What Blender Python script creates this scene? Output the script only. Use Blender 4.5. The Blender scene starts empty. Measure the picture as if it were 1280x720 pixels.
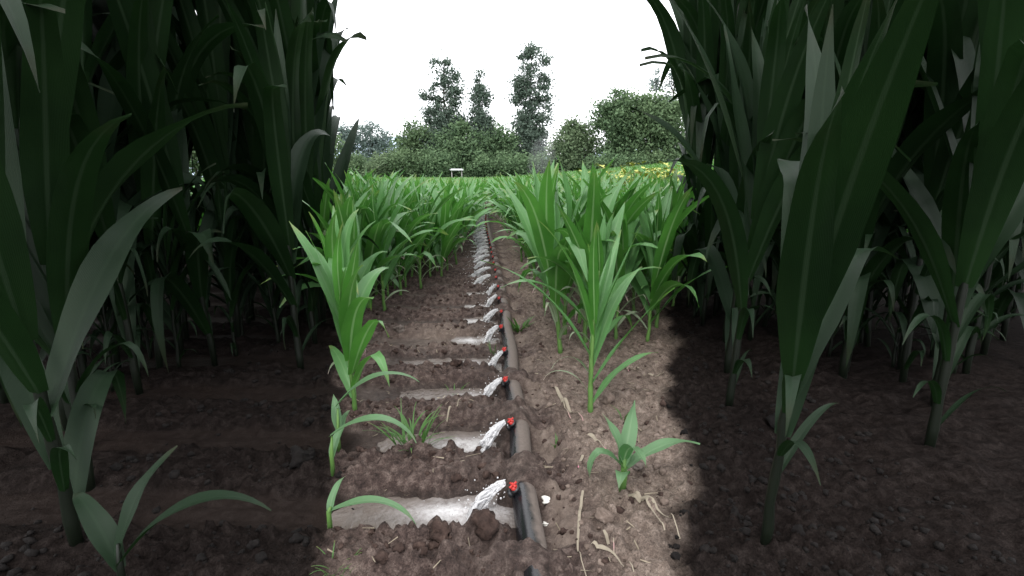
import bpy, math, random
import numpy as np
R = math.radians
rng = random.Random(11)
nr = np.random.default_rng(5)
C = bpy.context.scene.collection

# ------------------------------------------------------------------ helpers
def mesh_data(name, V, F, mats, uv=None, mi=None, smooth=True, attrs=None):
    me = bpy.data.meshes.new(name)
    V = np.asarray(V, dtype=np.float32).reshape(-1, 3)
    if isinstance(F, np.ndarray):
        n, k = F.shape
        me.vertices.add(len(V)); me.vertices.foreach_set('co', V.ravel())
        me.loops.add(n * k); me.loops.foreach_set('vertex_index', F.astype(np.int32).ravel())
        me.polygons.add(n)
        me.polygons.foreach_set('loop_start', np.arange(0, n * k, k, dtype=np.int32))
        me.update(calc_edges=True)
        li = F.ravel()
    else:
        me.from_pydata(V.tolist(), [], F)
        li = np.array([i for f in F for i in f])
    if uv is not None:
        l = me.uv_layers.new(name='UVMap')
        l.data.foreach_set('uv', np.asarray(uv, dtype=np.float32)[li].ravel())
    for a, vals in (attrs or {}).items():
        t = me.attributes.new(a, 'FLOAT', 'POINT')
        t.data.foreach_set('value', np.asarray(vals, dtype=np.float32))
    for m in (mats if isinstance(mats, (list, tuple)) else [mats]):
        me.materials.append(m)
    if mi is not None:
        me.polygons.foreach_set('material_index', np.asarray(mi, dtype=np.int32))
    me.polygons.foreach_set('use_smooth', np.full(len(me.polygons), smooth))
    me.validate(); me.update()
    return me

def obj(name, me, parent=None, loc=None):
    o = bpy.data.objects.new(name, me); C.objects.link(o)
    if parent: o.parent = parent
    if loc: o.location = loc
    return o

def tag(o, label=None, cat=None, group=None, kind=None):
    if label: o['label'] = label
    if cat: o['category'] = cat
    if group: o['group'] = group
    if kind: o['kind'] = kind
    return o

def thing(name, label, cat, loc=(0, 0, 0), rz=0, group=None):
    o = bpy.data.objects.new(name, None); C.objects.link(o)
    o.location = loc; o.rotation_euler = (0, 0, rz); o.empty_display_size = .1
    return tag(o, label, cat, group)

class MB:
    """collects verts / quads / uvs"""
    def __init__(s): s.V = []; s.F = []; s.U = []; s.A = []; s.M = []
    def add(s, V, F, U=None, a=0., m=0):
        b = len(s.V)
        s.V += [tuple(v) for v in V]
        s.F += [tuple(i + b for i in f) for f in F]
        s.U += U if U else [(0, 0)] * len(V)
        s.A += [a] * len(V); s.M += [m] * len(F)
    def data(s, name, mats, smooth=True):
        return mesh_data(name, s.V, s.F, mats, s.U, s.M, smooth, {'shade': s.A})
    def tube(s, P, rad, n=8, cap=True, a=0., m=0, ph=0.):
        P = [np.array(p, float) for p in P]
        V = []; U = []; F = []
        up = np.array([0.31, 0.17, .93])
        for i, p in enumerate(P):
            t = P[min(i + 1, len(P) - 1)] - P[max(i - 1, 0)]
            t = t / (np.linalg.norm(t) + 1e-9)
            x = np.cross(t, up if abs(t @ up) < .95 else np.array([1., 0, 0])); x /= np.linalg.norm(x)
            y = np.cross(t, x)
            r = rad[i] if hasattr(rad, '__len__') else rad
            for k in range(n):
                an = 2 * math.pi * k / n + ph
                V.append(p + r * (x * math.cos(an) + y * math.sin(an))); U.append((k / n, i / max(1, len(P) - 1)))
        for i in range(len(P) - 1):
            for k in range(n):
                F.append((i * n + k, i * n + (k + 1) % n, (i + 1) * n + (k + 1) % n, (i + 1) * n + k))
        if cap:
            F.append(tuple(range(n - 1, -1, -1))); F.append(tuple((len(P) - 1) * n + k for k in range(n)))
        s.add(V, F, U, a, m)
    def box(s, c, d, m=0, bev=0.):
        x, y, z = [q / 2 for q in d]
        V = [(c[0] + sx * x, c[1] + sy * y, c[2] + sz * z) for sz in (-1, 1) for sx, sy in ((-1, -1), (1, -1), (1, 1), (-1, 1))]
        s.add(V, [(3, 2, 1, 0), (4, 5, 6, 7), (0, 1, 5, 4), (1, 2, 6, 5), (2, 3, 7, 6), (3, 0, 4, 7)], m=m)

# value noise, vectorised
_T = nr.random((256, 256)).astype(np.float32)
def vn(x, y, s=0):
    x = np.asarray(x, float) + s * 17.3; y = np.asarray(y, float) + s * 9.1
    xi = np.floor(x).astype(int); yi = np.floor(y).astype(int)
    fx = x - xi; fy = y - yi
    fx = fx * fx * (3 - 2 * fx); fy = fy * fy * (3 - 2 * fy)
    a = _T[xi & 255, yi & 255]; b = _T[(xi + 1) & 255, yi & 255]
    c = _T[xi & 255, (yi + 1) & 255]; d = _T[(xi + 1) & 255, (yi + 1) & 255]
    return (a * (1 - fx) + b * fx) * (1 - fy) + (c * (1 - fx) + d * fx) * fy - .5
def fbm(x, y, o=4, s=0):
    r = 0; a = 1.
    for i in range(o):
        r = r + a * vn(x * 2 ** i, y * 2 ** i, s + i * 3); a *= .5
    return r
def ss(a, b, x):
    t = np.clip((x - a) / (b - a), 0, 1); return t * t * (3 - 2 * t)

# ------------------------------------------------------------------ materials
class NT:
    def __init__(s, name):
        s.m = bpy.data.materials.new(name); s.m.use_nodes = True
        s.t = s.m.node_tree; s.t.nodes.clear()
        s.out = s.n('ShaderNodeOutputMaterial')
    def n(s, t, **k):
        o = s.t.nodes.new(t)
        for a, v in k.items():
            if a.startswith('i_'):
                key = a[2:].replace('_', ' ')
                o.inputs[int(key) if key.isdigit() else key].default_value = v
            else: setattr(o, a, v)
        return o
    def l(s, a, b): s.t.links.new(a, b)
    def noise(s, scale, detail=4, vec=None, rough=.6):
        o = s.n('ShaderNodeTexNoise'); o.inputs['Scale'].default_value = scale
        o.inputs['Detail'].default_value = detail; o.inputs['Roughness'].default_value = rough
        if vec is not None: s.l(vec, o.inputs['Vector'])
        return o.outputs['Fac']
    def ramp(s, f, stops):
        o = s.n('ShaderNodeValToRGB'); e = o.color_ramp.elements
        while len(e) < len(stops): e.new(.5)
        for q, (p, c) in zip(e, stops):
            q.position = p; q.color = (c, c, c, 1) if not hasattr(c, '__len__') else (*c, 1)
        s.l(f, o.inputs['Fac']); return o.outputs['Color']
    def mix(s, f, a, b, mode='MIX'):
        o = s.n('ShaderNodeMix', data_type='RGBA', blend_type=mode)
        for sock, v in ((o.inputs[0], f), (o.inputs[6], a), (o.inputs[7], b)):
            if hasattr(v, 'is_linked') or hasattr(v, 'links'): s.l(v, sock)
            elif hasattr(v, '__len__'): sock.default_value = (*v, 1)
            else: sock.default_value = v
        return o.outputs[2]
    def math(s, op, a, b=0., clamp=False):
        o = s.n('ShaderNodeMath', operation=op, use_clamp=clamp)
        for sock, v in ((o.inputs[0], a), (o.inputs[1], b)):
            if hasattr(v, 'links'): s.l(v, sock)
            else: sock.default_value = v
        return o.outputs[0]
    def attr(s, a): return s.n('ShaderNodeAttribute', attribute_name=a).outputs['Fac']
    def pos(s): return s.n('ShaderNodeNewGeometry').outputs['Position']
    def bsdf(s, col, rough=.6, spec=.4, **k):
        p = s.n('ShaderNodeBsdfPrincipled')
        for sock, v in (('Base Color', col), ('Roughness', rough), ('Specular IOR Level', spec)):
            if hasattr(v, 'links'): s.l(v, p.inputs[sock])
            elif hasattr(v, '__len__'): p.inputs[sock].default_value = (*v, 1)
            else: p.inputs[sock].default_value = v
        for a, v in k.items():
            i = p.inputs[a.replace('_', ' ')]
            if hasattr(v, 'links'): s.l(v, i)
            else: i.default_value = v
        return p
    def bump(s, h, strength, dist=.01):
        b = s.n('ShaderNodeBump'); b.inputs['Strength'].default_value = strength
        b.inputs['Distance'].default_value = dist; s.l(h, b.inputs['Height']); return b.outputs['Normal']
    def done(s, sh): s.l(sh, s.out.inputs['Surface']); return s.m

def leaf_mat(name, deep, light, rib, under, trans=.32, spec=.35, rough=.42):
    t = NT(name)
    uv = t.n('ShaderNodeUVMap').outputs['UV']
    sep = t.n('ShaderNodeSeparateXYZ'); t.l(uv, sep.inputs[0])
    u = sep.outputs[0]; v = sep.outputs[1]
    d = t.math('ABSOLUTE', t.math('SUBTRACT', u, .5))
    ribf = t.ramp(d, [(0, 1), (.035, 1), (.075, 0)])
    tip = t.math('MULTIPLY', t.ramp(v, [(.80, 0), (.97, 1)]), t.ramp(t.noise(5, 2, t.pos()), [(.45, 0), (.6, .8)]))
    st = t.n('ShaderNodeTexWave', wave_type='BANDS', bands_direction='X', i_Scale=9., i_Distortion=.6)
    t.l(uv, st.inputs['Vector'])
    n1 = t.noise(2.1, 2, t.pos()); n2 = t.noise(14, 3, t.pos())
    rnd = t.n('ShaderNodeObjectInfo').outputs['Random']
    f = t.math('ADD', t.math('MULTIPLY', n1, 1.2), t.math('MULTIPLY', n2, .35))
    f = t.math('ADD', f, t.math('MULTIPLY', rnd, .25))
    f = t.math('SUBTRACT', f, .5, True)
    col = t.mix(f, deep, light)
    # the leaf turns lighter at its base and at its tip
    col = t.mix(t.ramp(v, [(0, .45), (.2, 0), (.85, 0), (1, .4)]), col, light)
    col = t.mix(t.math('MULTIPLY', st.outputs['Fac'], .16), col, deep)
    col = t.mix(t.math('MULTIPLY', ribf, .7), col, rib)
    bf = t.n('ShaderNodeNewGeometry').outputs['Backfacing']
    col = t.mix(t.math('MULTIPLY', bf, .75), col, under)
    tipc = tuple(q * w for q, w in zip(light, (2.0, .75, 1.6)))
    col = t.mix(tip, col, tipc)
    bm = t.bump(st.outputs['Fac'], .25, .002)
    p = t.bsdf(col, rough, spec); t.l(bm, p.inputs['Normal'])
    tr = t.n('ShaderNodeBsdfTranslucent'); t.l(t.mix(.5, col, light), tr.inputs['Color'])
    ms = t.n('ShaderNodeMixShader', i_0=trans)
    t.l(p.outputs[0], ms.inputs[1]); t.l(tr.outputs[0], ms.inputs[2])
    return t.done(ms.outputs[0])

M = {}
M['leaf'] = leaf_mat('corn_leaf', (.022, .098, .017), (.115, .350, .050), (.28, .45, .20), (.13, .29, .11), spec=.5, rough=.38)
M['leaf_dark'] = leaf_mat('shade_painted_corn_leaf', (.0036, .0115, .0038), (.0110, .0340, .0080), (.024, .044, .022), (.0150, .0290, .0160), trans=.2, spec=.16, rough=.5)  # shade painted into the leaf colour of the side stands
M['leaf_blue'] = leaf_mat('young_corn_leaf', (.05, .15, .045), (.11, .26, .09), (.25, .38, .2), (.14, .25, .13))
M['leaf_dry'] = leaf_mat('dry_corn_leaf', (.15, .12, .085), (.38, .325, .245), (.42, .37, .29), (.32, .28, .22), trans=.15, spec=.15, rough=.8)
M['leaf_pale'] = leaf_mat('withered_pale_corn_leaf', (.12, .20, .09), (.34, .42, .26), (.42, .48, .34), (.30, .36, .25), trans=.25, spec=.2, rough=.7)
M['grass'] = leaf_mat('grass_blade', (.035, .10, .02), (.09, .22, .035), (.12, .26, .06), (.08, .18, .05))

def stalk_mat(name, a, b):
    t = NT(name)
    uv = t.n('ShaderNodeUVMap').outputs['UV']
    sep = t.n('ShaderNodeSeparateXYZ'); t.l(uv, sep.inputs[0])
    n = t.noise(9, 3, t.pos())
    col = t.mix(n, a, b)
    p = t.bsdf(col, .5, .3)
    return t.done(p.outputs[0])
M['stalk'] = stalk_mat('corn_stalk', (.05, .13, .03), (.13, .24, .06))
M['stalk_dark'] = stalk_mat('shade_painted_corn_stalk', (.002, .004, .002), (.0055, .009, .004))  # stalk colour carries the same painted shade

def soil_mat(name='wet_field_soil'):
    t = NT(name); P = t.pos()
    n1 = t.noise(2.2, 4, P); n2 = t.noise(22, 6, P, .65); n3 = t.noise(130, 4, P)
    ridge = t.ramp(n2, [(.30, (.020, .0138, .0122)), (.48, (.060, .041, .0355)), (.70, (.148, .112, .097))])
    dry = t.ramp(n2, [(.28, (.075, .055, .045)), (.48, (.152, .117, .096)), (.72, (.255, .205, .172))])
    silt = t.ramp(n2, [(.25, (.105, .078, .064)), (.6, (.165, .130, .108)), (.8, (.21, .172, .146))])
    grit = t.ramp(t.math('ADD', t.math('MULTIPLY', n3, .6), t.math('MULTIPLY', t.noise(420, 2, P), .4)), [(.36, .55), (.5, 1.0), (.64, 1.55)])
    dn = t.math('ADD', t.attr('dry'), t.math('MULTIPLY', t.math('SUBTRACT', n1, .5), 1.2), True)
    col = t.mix(dn, ridge, dry)
    col = t.mix(t.attr('silt'), col, silt)
    # shade painted into the soil colour at both sides, nearly black
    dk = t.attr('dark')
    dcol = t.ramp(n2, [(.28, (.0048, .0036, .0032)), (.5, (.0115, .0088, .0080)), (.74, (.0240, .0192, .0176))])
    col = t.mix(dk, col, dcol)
    col = t.mix(t.math('SUBTRACT', 1.0, t.math('MULTIPLY', t.attr('silt'), .7)), col, grit, 'MULTIPLY')
    wet = t.attr('wet')
    col = t.mix(t.math('MULTIPLY', wet, .62), col, (.022, .0155, .013))
    ro = t.math('SUBTRACT', .92, t.math('MULTIPLY', wet, .5))
    sp = t.math('MULTIPLY', t.math('SUBTRACT', 1.0, t.math('MULTIPLY', dk, .85)), .22)
    col = t.mix(t.attr('green'), col, (.06, .12, .035))
    p = t.bsdf(col, ro, sp)
    hh = t.math('ADD', t.math('MULTIPLY', n2, 1.), t.math('MULTIPLY', n3, .35))
    hh = t.math('MULTIPLY', hh, t.math('SUBTRACT', 1., t.math('MULTIPLY', t.attr('silt'), .75)))
    t.l(t.bump(hh, .9, .022), p.inputs['Normal'])
    return t.done(p.outputs[0])
M['soil'] = soil_mat()
def clod_mat(name, cols, rough=.9):
    t = NT(name); P = t.pos(); n = t.noise(28, 5, P)
    p = t.bsdf(t.ramp(n, [(.3, cols[0]), (.55, cols[1]), (.75, cols[2])]), rough, .2)
    t.l(t.bump(t.noise(90, 4, P), .8, .01), p.inputs['Normal'])
    return t.done(p.outputs[0])
M['clod'] = clod_mat('damp_clod', [(.022, .0138, .0115), (.052, .033, .027), (.105, .073, .060)])
M['clod_dry'] = clod_mat('dry_clod', [(.105, .078, .064), (.175, .134, .112), (.27, .215, .185)])
M['clod_dark'] = clod_mat('shade_painted_clod', [(.0035, .0027, .0025), (.0075, .006, .0056), (.0145, .0118, .011)])  # clod colour darkened to match the painted shade on the side soil
M['stone'] = clod_mat('grey_stone', [(.07, .055, .047), (.12, .098, .085), (.19, .16, .145)], .7)

def water_mat():
    t = NT('muddy_water'); P = t.pos()
    fo = t.attr('foam')
    n = t.noise(11, 4, P, .6); nb = t.noise(5, 3, P)
    f = t.math('MULTIPLY', fo, t.ramp(t.math('ADD', t.math('MULTIPLY', n, .65), t.math('MULTIPLY', t.noise(48, 4, P, .7), .35)), [(.36, .08), (.50, .6), (.62, 1.0)]), True)
    col = t.mix(nb, (.085, .066, .055), (.175, .148, .132))
    col = t.mix(f, col, (.70, .69, .70))
    ro = t.math('ADD', .16, t.math('MULTIPLY', f, .45))
    p = t.bsdf(col, ro, .32)
    t.l(t.bump(t.math('ADD', n, t.noise(34, 3, P)), .5, .02), p.inputs['Normal'])
    return t.done(p.outputs[0])
M['water'] = water_mat()
def foam_mat():
    t = NT('frothy_water'); P = t.pos()
    n = t.noise(45, 5, P, .7)
    p = t.bsdf(t.ramp(n, [(.28, (.55, .53, .52)), (.44, (.76, .75, .76)), (.62, (.92, .92, .93))]), .3, .5)
    t.l(t.bump(n, .5, .008), p.inputs['Normal'])
    tr = t.n('ShaderNodeBsdfTranslucent', i_Color=(.85, .86, .88, 1))
    ms = t.n('ShaderNodeMixShader', i_0=.4); t.l(p.outputs[0], ms.inputs[1]); t.l(tr.outputs[0], ms.inputs[2])
    tp = t.n('ShaderNodeBsdfTransparent'); m2 = t.n('ShaderNodeMixShader')
    t.l(t.ramp(t.noise(80, 3, P), [(.35, .45), (.58, .06)]), m2.inputs[0]); t.l(ms.outputs[0], m2.inputs[1]); t.l(tp.outputs[0], m2.inputs[2])
    return t.done(m2.outputs[0])
M['foam'] = foam_mat()
def pipe_mat():
    t = NT('dusty_black_pipe'); P = t.pos()
    nz = t.n('ShaderNodeNewGeometry').outputs['Normal']
    sx = t.n('ShaderNodeSeparateXYZ'); t.l(nz, sx.inputs[0])
    py = t.n('ShaderNodeSeparateXYZ'); t.l(P, py.inputs[0])
    n = t.noise(11, 5, P, .7); n2 = t.noise(60, 4, P)
    # dried silt settles on the top and the side away from the outlets
    up = t.math('ADD', t.math('MULTIPLY', sx.outputs[2], .12), t.math('MULTIPLY', sx.outputs[0], 1.3))
    up = t.math('ADD', up, t.math('MULTIPLY', t.math('SUBTRACT', n, .5), 1.3))
    far = t.ramp(t.math('MULTIPLY', py.outputs[1], .1), [(.19, -.0), (.24, .75)])
    d = t.math('ADD', up, far)
    f = t.ramp(d, [(.18, 0), (.75, .9)])
    dust = t.mix(n2, (.080, .061, .050), (.180, .147, .128))
    col = t.mix(f, (.008, .008, .010), dust)
    ro = t.math('ADD', .24, t.math('MULTIPLY', f, .6))
    p = t.bsdf(col, ro, .5)
    t.l(t.bump(n2, .25, .004), p.inputs['Normal'])
    return t.done(p.outputs[0])
M['pipe'] = pipe_mat()
def plain(name, c, rough=.5, spec=.4, var=.15, scale=20):
    t = NT(name); n = t.noise(scale, 4, t.pos())
    c2 = tuple(q * (1 - var) for q in c)
    p = t.bsdf(t.mix(n, c2, c), rough, spec)
    return t.done(p.outputs[0])
M['black'] = plain('black_plastic', (.018, .018, .02), .35)
M['red'] = plain('red_plastic', (.58, .045, .038), .4, .4, .35, 40)
M['white_roof'] = plain('white_sheet_roof', (.82, .83, .84), .5)
M['post'] = plain('pale_timber_post', (.35, .33, .32), .7)
M['scrap'] = plain('white_scrap', (.80, .78, .72), .7, .2, .35, 60)
M['yellow'] = plain('yellow_green_foliage', (.50, .52, .13), .6, .2, .45, 14)
M['far_hill'] = plain('hazy_blue_hill', (.42, .50, .58), 1., 0., .1, .01)  # distance haze put into the hill colour

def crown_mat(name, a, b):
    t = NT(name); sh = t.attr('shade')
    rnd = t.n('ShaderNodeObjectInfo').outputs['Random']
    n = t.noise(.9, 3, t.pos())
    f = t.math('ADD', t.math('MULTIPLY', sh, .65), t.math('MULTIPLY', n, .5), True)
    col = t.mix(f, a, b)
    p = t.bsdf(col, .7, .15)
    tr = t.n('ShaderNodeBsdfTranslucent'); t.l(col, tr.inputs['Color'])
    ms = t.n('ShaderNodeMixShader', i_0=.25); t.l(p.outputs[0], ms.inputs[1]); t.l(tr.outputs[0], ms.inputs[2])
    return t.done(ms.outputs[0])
M['crown_dark'] = crown_mat('crown_dark_green', (.048, .090, .050), (.170, .255, .130))
M['crown_mid'] = crown_mat('crown_mid_green', (.052, .094, .050), (.165, .240, .120))
M['crown_pale'] = crown_mat('crown_pale_green', (.072, .115, .064), (.190, .255, .140))
M['crown_poplar'] = crown_mat('crown_poplar_green', (.055, .088, .068), (.155, .205, .160))  # poplar green greyed with painted haze
M['crown_haze'] = crown_mat('crown_hazy_green', (.085, .125, .115), (.20, .26, .235))  # distance haze painted into the crown colour
M['bark'] = plain('tree_bark', (.10, .085, .075), .9, .1, .4, 6)
M['bark_pale'] = plain('pale_bark', (.26, .25, .25), .9, .1, .3, 3)

# ------------------------------------------------------------------ terrain
PER, Y0 = .62, 2.06
NOUT = 58
def rise(x, y):          # the right-hand field climbs gently away from the pipe
    return .085 * np.maximum(0, x - 2.2) * ss(6, 16, y) * (1 - ss(90, 300, np.abs(x)))
def base_h(x, y):
    x = np.asarray(x, float); y = np.asarray(y, float)
    yw = y + .10 * vn(x * 1.7, y * 1.3, 2) + .05 * vn(x * 6, y * 5, 4)
    c = np.cos(2 * np.pi * (yw - Y0) / PER)
    near = (1 - ss(9, 15, y)) * (1 - ss(5, 8, np.abs(x)))
    left = ss(-.03, -.13, x)
    tro = ss(-.5, .6, c)
    drop = .055 - .125 * tro + .018 * vn(x * 2.3, y * 2, 7)
    drop = drop + .085 * ss(-.52, -1.15, x) * tro * ss(4.5, 3.6, y) + .03 * ss(-.5, -1.4, x) * tro * ss(3.6, 4.5, y)            # furrows shallow out away from the pipe
    drop = drop * (1 - .5 * ss(3.0, 4.2, y))
    z = left * drop * near
    # soil heaped round the pipe: bare before each outlet, covered behind it
    c2 = np.cos(2 * np.pi * ((y + .03 * vn(x * 3, y * 3, 9) - Y0) / PER + .25))
    cov = ss(.08, -.5, c2)
    cov = cov * (1 - .75 * ss(3.4, 3.8, y) * (1 - ss(5.0, 5.3, y)))
    band = np.exp(-((x - .01) / .12) ** 2)
    z = z * (1 - band) + band * (((.118 - .036 * ss(1.85, 1.7, y)) * cov - .02 * (1 - cov)) * near)
    right = ss(.09, .30, x)
    z = z + right * (.045 + .05 * fbm(x * 1.1, y * 1.1, 3, 11)) * near
    z = z + ss(-.9, -2.6, x) * .05 * near
    return z + rise(x, y) + .05 * fbm(x * .3, y * .3, 2, 15) * (1 - near)

def axis(fine0, fine1, step, grow, lo, hi):
    a = list(np.arange(fine0, fine1, step)); s = step
    while a[-1] < hi: s *= grow; a.append(a[-1] + s)
    s = step; b = [a[0]]
    while b[-1] > lo: s *= grow; b.append(b[-1] - s)
    return np.array(b[:0:-1] + a)
GX = axis(-1.35, 1.25, .0115, 1.045, -2500, 2500)
ys = [1.35]; 
while ys[-1] < 2500: ys.append(ys[-1] + max(.0095, .0052 * ys[-1]) * (1 if ys[-1] < 9 else 1.04 ** min(60, (ys[-1] - 9) * 2)))
lo = [1.35]; s = .012
while lo[-1] > -2500: s *= 1.12; lo.append(lo[-1] - s)
GY = np.array(lo[:0:-1] + ys)
X, Y = np.meshgrid(GX, GY)
Z = base_h(X, Y)
nearm = (1 - ss(8, 13, Y)) * (1 - ss(2.6, 4.5, np.abs(X))) * ss(.2, .9, Y)
cosT = np.cos(2 * np.pi * (Y + .10 * vn(X * 1.7, Y * 1.3, 2) - Y0) / PER)
trough = ss(.1, .7, cosT) * ss(-.06, -.16, X)
rough = nearm * (1 - .85 * trough)
Z += rough * (.046 * fbm(X * 6, Y * 6, 3, 21) + .034 * fbm(X * 19, Y * 19, 3, 31))
ruts = nearm * trough * .012 * fbm(X * 3, Y * 20, 3, 41)
Z += ruts
# clods stamped into the surface
def bil(x, y, G=None):
    G = Z if G is None else G
    i = np.clip(np.searchsorted(GX, x) - 1, 0, len(GX) - 2); j = np.clip(np.searchsorted(GY, y) - 1, 0, len(GY) - 2)
    fx = np.clip((x - GX[i]) / (GX[i + 1] - GX[i]), 0, 1); fy = np.clip((y - GY[j]) / (GY[j + 1] - GY[j]), 0, 1)
    return (G[j, i] * (1 - fx) + G[j, i + 1] * fx) * (1 - fy) + (G[j + 1, i] * (1 - fx) + G[j + 1, i + 1] * fx) * fy
def stamp(cx, cy, r, hgt, sq):
    i0, i1 = np.searchsorted(GX, [cx - r, cx + r]); j0, j1 = np.searchsorted(GY, [cy - r, cy + r])
    if i1 - i0 < 1 or j1 - j0 < 1: return
    xs = GX[i0:i1][None, :] - cx; yy = GY[j0:j1][:, None] - cy
    a = np.arctan2(yy, xs); q = r * (1 + .22 * np.sin(3 * a + sq) + .14 * np.sin(5 * a + 2 * sq)) * .85
    d = (xs ** 2 + yy ** 2) / q ** 2
    Z[j0:j1, i0:i1] += np.where(d < 1, hgt * np.sqrt(np.clip(1 - d, 0, 1)), 0)
for k in range(17000):
    y = 1.3 + 6.7 * rng.random() ** 1.5
    x = rng.uniform(-2.6, 2.4) if y > 2.8 else rng.uniform(-1.9, 1.7)
    if abs(x - .01) < .075: continue
    t = float(np.cos(2 * np.pi * (y + .1 * float(vn(x * 1.7, y * 1.3, 2)) - Y0) / PER))
    if x < -.08 and t > .25 and rng.random() < .93: continue
    r = .005 + .038 * rng.random() ** 3.0
    if x > .15: r *= .8
    stamp(x, y, r, r * rng.uniform(.5, .95), rng.uniform(0, 6))
def H(x, y): return float(bil(np.array(x), np.array(y)))

# soil character: dark = shade painted in at both sides, dry = right of the pipe, silt = furrow beds
nz = .16 * fbm(X * 1.9, Y * 1.9, 4, 51)
eL = -(.20 + .262 * Y) + nz; eR = -.14 + .37 * Y + nz  # edges fan out from the camera; soil beyond them is painted dim
eL = eL + .10 * (trough - .4) * ss(0, 1, 5 - Y); eR = eR + .12 * fbm(X * 4, Y * 4, 3, 57)
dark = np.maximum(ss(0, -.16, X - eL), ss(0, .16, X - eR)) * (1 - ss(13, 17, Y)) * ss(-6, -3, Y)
dry = ss(.14, .42, X) * .9 + .0
dry = np.maximum(dry, .05 * ss(3.9, 4.6, Y))
silt = np.clip(trough * .8 * (.55 + 1.1 * vn(X * 3, Y * 3, 61)) + ss(.25, -.1, np.abs(X - .16)) * 0, 0, 1)
silt = np.maximum(silt, .8 * np.exp(-((X + .62) / .42) ** 2 - ((Y - 4.55) / .33) ** 2))
side = np.exp(-((X - .165) / .075) ** 2) * (np.cos(2 * np.pi * ((Y - Y0) / PER + .2)) > -.2)
silt = np.clip(np.maximum(silt, .85 * side), 0, 1)
wet = np.clip(trough * 1.1 + .5 * np.exp(-((X + .1) / .25) ** 2), 0, 1) * (1 - silt * .7)
lv = np.interp(Y, [2.1, 2.7, 3.3, 3.9], [-.022, -.038, -.034, -.020])
wet = np.clip(np.maximum(wet, 1.3 * ss(.05, .0, Z - lv) * ss(-.03, -.1, X) * ss(-1.3, -.9, X) * ss(4.6, 4.0, Y)), 0, 1)
V = np.stack([X, Y, Z], -1).reshape(-1, 3)
ny, nx = X.shape
ii = np.arange(ny * nx).reshape(ny, nx)
Fq = np.stack([ii[:-1, :-1], ii[:-1, 1:], ii[1:, 1:], ii[1:, :-1]], -1).reshape(-1, 4)
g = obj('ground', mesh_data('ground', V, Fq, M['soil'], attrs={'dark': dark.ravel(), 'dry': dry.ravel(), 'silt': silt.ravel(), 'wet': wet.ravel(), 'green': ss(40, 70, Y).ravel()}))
tag(g, 'dark tilled soil of the field, ridged on the left of the pipe', kind='structure')
def darkat(x, y): return float(bil(np.array(x), np.array(y), dark))

# ------------------------------------------------------------------ loose clods, stones
import bmesh
def ico(sub=1):
    bm = bmesh.new(); bmesh.ops.create_icosphere(bm, subdivisions=sub, radius=1)
    V = np.array([v.co[:] for v in bm.verts]); F = [tuple(v.index for v in f.verts) for f in bm.faces]; bm.free(); return V, F
IV1, IF1 = ico(1); IV2, IF2 = ico(3); IVM, IFM = ico(2)
def lump(r, sub=1, amp=.28, flat=.75):
    V = {1: IV1, 3: IVM}.get(sub, IV2).copy()
    ph = nr.random(6) * 6
    n = 1 + amp * (np.sin(V[:, 0] * 2.3 + ph[0]) * np.sin(V[:, 1] * 2.7 + ph[1]) + .6 * np.sin(V[:, 2] * 4.1 + ph[2] + V[:, 0] * 3) + .35 * np.sin(V[:, 1] * 8 + ph[3] + V[:, 2] * 6))
    if sub > 1:
        o_ = nr.random() * 40
        n = n + .75 * fbm(V[:, 0] * 2.2 + o_ + V[:, 2] * 1.7, V[:, 1] * 2.2 + V[:, 2] * 2.9, 4, 5)
    V *= n[:, None] * r; V[:, 2] *= flat
    a = rng.uniform(0, 6.28); c, s_ = math.cos(a), math.sin(a)
    V[:, :2] = V[:, :2] @ np.array([[c, -s_], [s_, c]]) * np.array([1, rng.uniform(.7, 1.1)])
    return V
mb = MB()
for k in range(5200):
    y = 1.3 + 5.5 * rng.random() ** 1.7
    x = rng.uniform(-2.2, 2.0)
    if -.1 < x < .1: continue
    t = math.cos(2 * math.pi * (y - Y0) / PER)
    if x < -.08 and t > .3 and rng.random() < .95: continue
    r = .004 + .024 * rng.random() ** 3.2
    if x > .1: r *= .8
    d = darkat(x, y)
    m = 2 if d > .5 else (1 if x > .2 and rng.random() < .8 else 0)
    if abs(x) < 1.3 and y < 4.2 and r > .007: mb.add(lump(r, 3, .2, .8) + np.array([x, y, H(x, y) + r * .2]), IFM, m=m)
    else: mb.add(lump(r) + np.array([x, y, H(x, y) + r * .25]), IF1, m=m)
tag(obj('soil_clods', mb.data('soil_clods', [M['clod'], M['clod_dry'], M['clod_dark']])), 'small crumbly clods scattered over the ridges and bare soil', kind='stuff')

for (x, y, r, mat, lab, nm) in [
    (-.41, 3.71, .045, 'clod', 'dark lump of earth lying on the wet furrow between two ridges', 'earth_clod'),
    (-.02 - .16, 1.80, .055, 'clod', 'largest dark clod at the edge of the nearest frothy pool', 'earth_clod'),
    (-.36, 1.78, .045, 'clod', 'dark rounded clod on the near bank of the nearest pool, left of the biggest one', 'earth_clod'),
    (.33, 1.86, .036, 'clod_dry', 'pale cracked clod on dry soil below the broken seedling', 'earth_clod'),
    (.62, 2.98, .05, 'clod_dry', 'pale double clod on bare soil right of the narrow young corn plant', 'earth_clod'),
    (-1.02, 4.72, .05, 'stone', 'grey rounded stone on bare soil by the front of the left corn', 'stone'),
    (.60, 2.25, .032, 'stone', 'small grey stone on bare soil beyond the broken seedling', 'stone'),
    (-1.12, 2.35, .07, 'clod_dark', 'big black clod on dark soil at the lower left', 'earth_clod'),
    (1.55, 2.6, .06, 'clod_dark', 'big black clod on dark soil at the lower right', 'earth_clod')]:
    o = obj(nm, mesh_data(nm, lump(r * .9, 2, .2, .8), IF2, M[mat]), loc=(x, y, H(x, y) + r * .4)); tag(o, lab, 'stone' if nm == 'stone' else 'clod')

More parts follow.
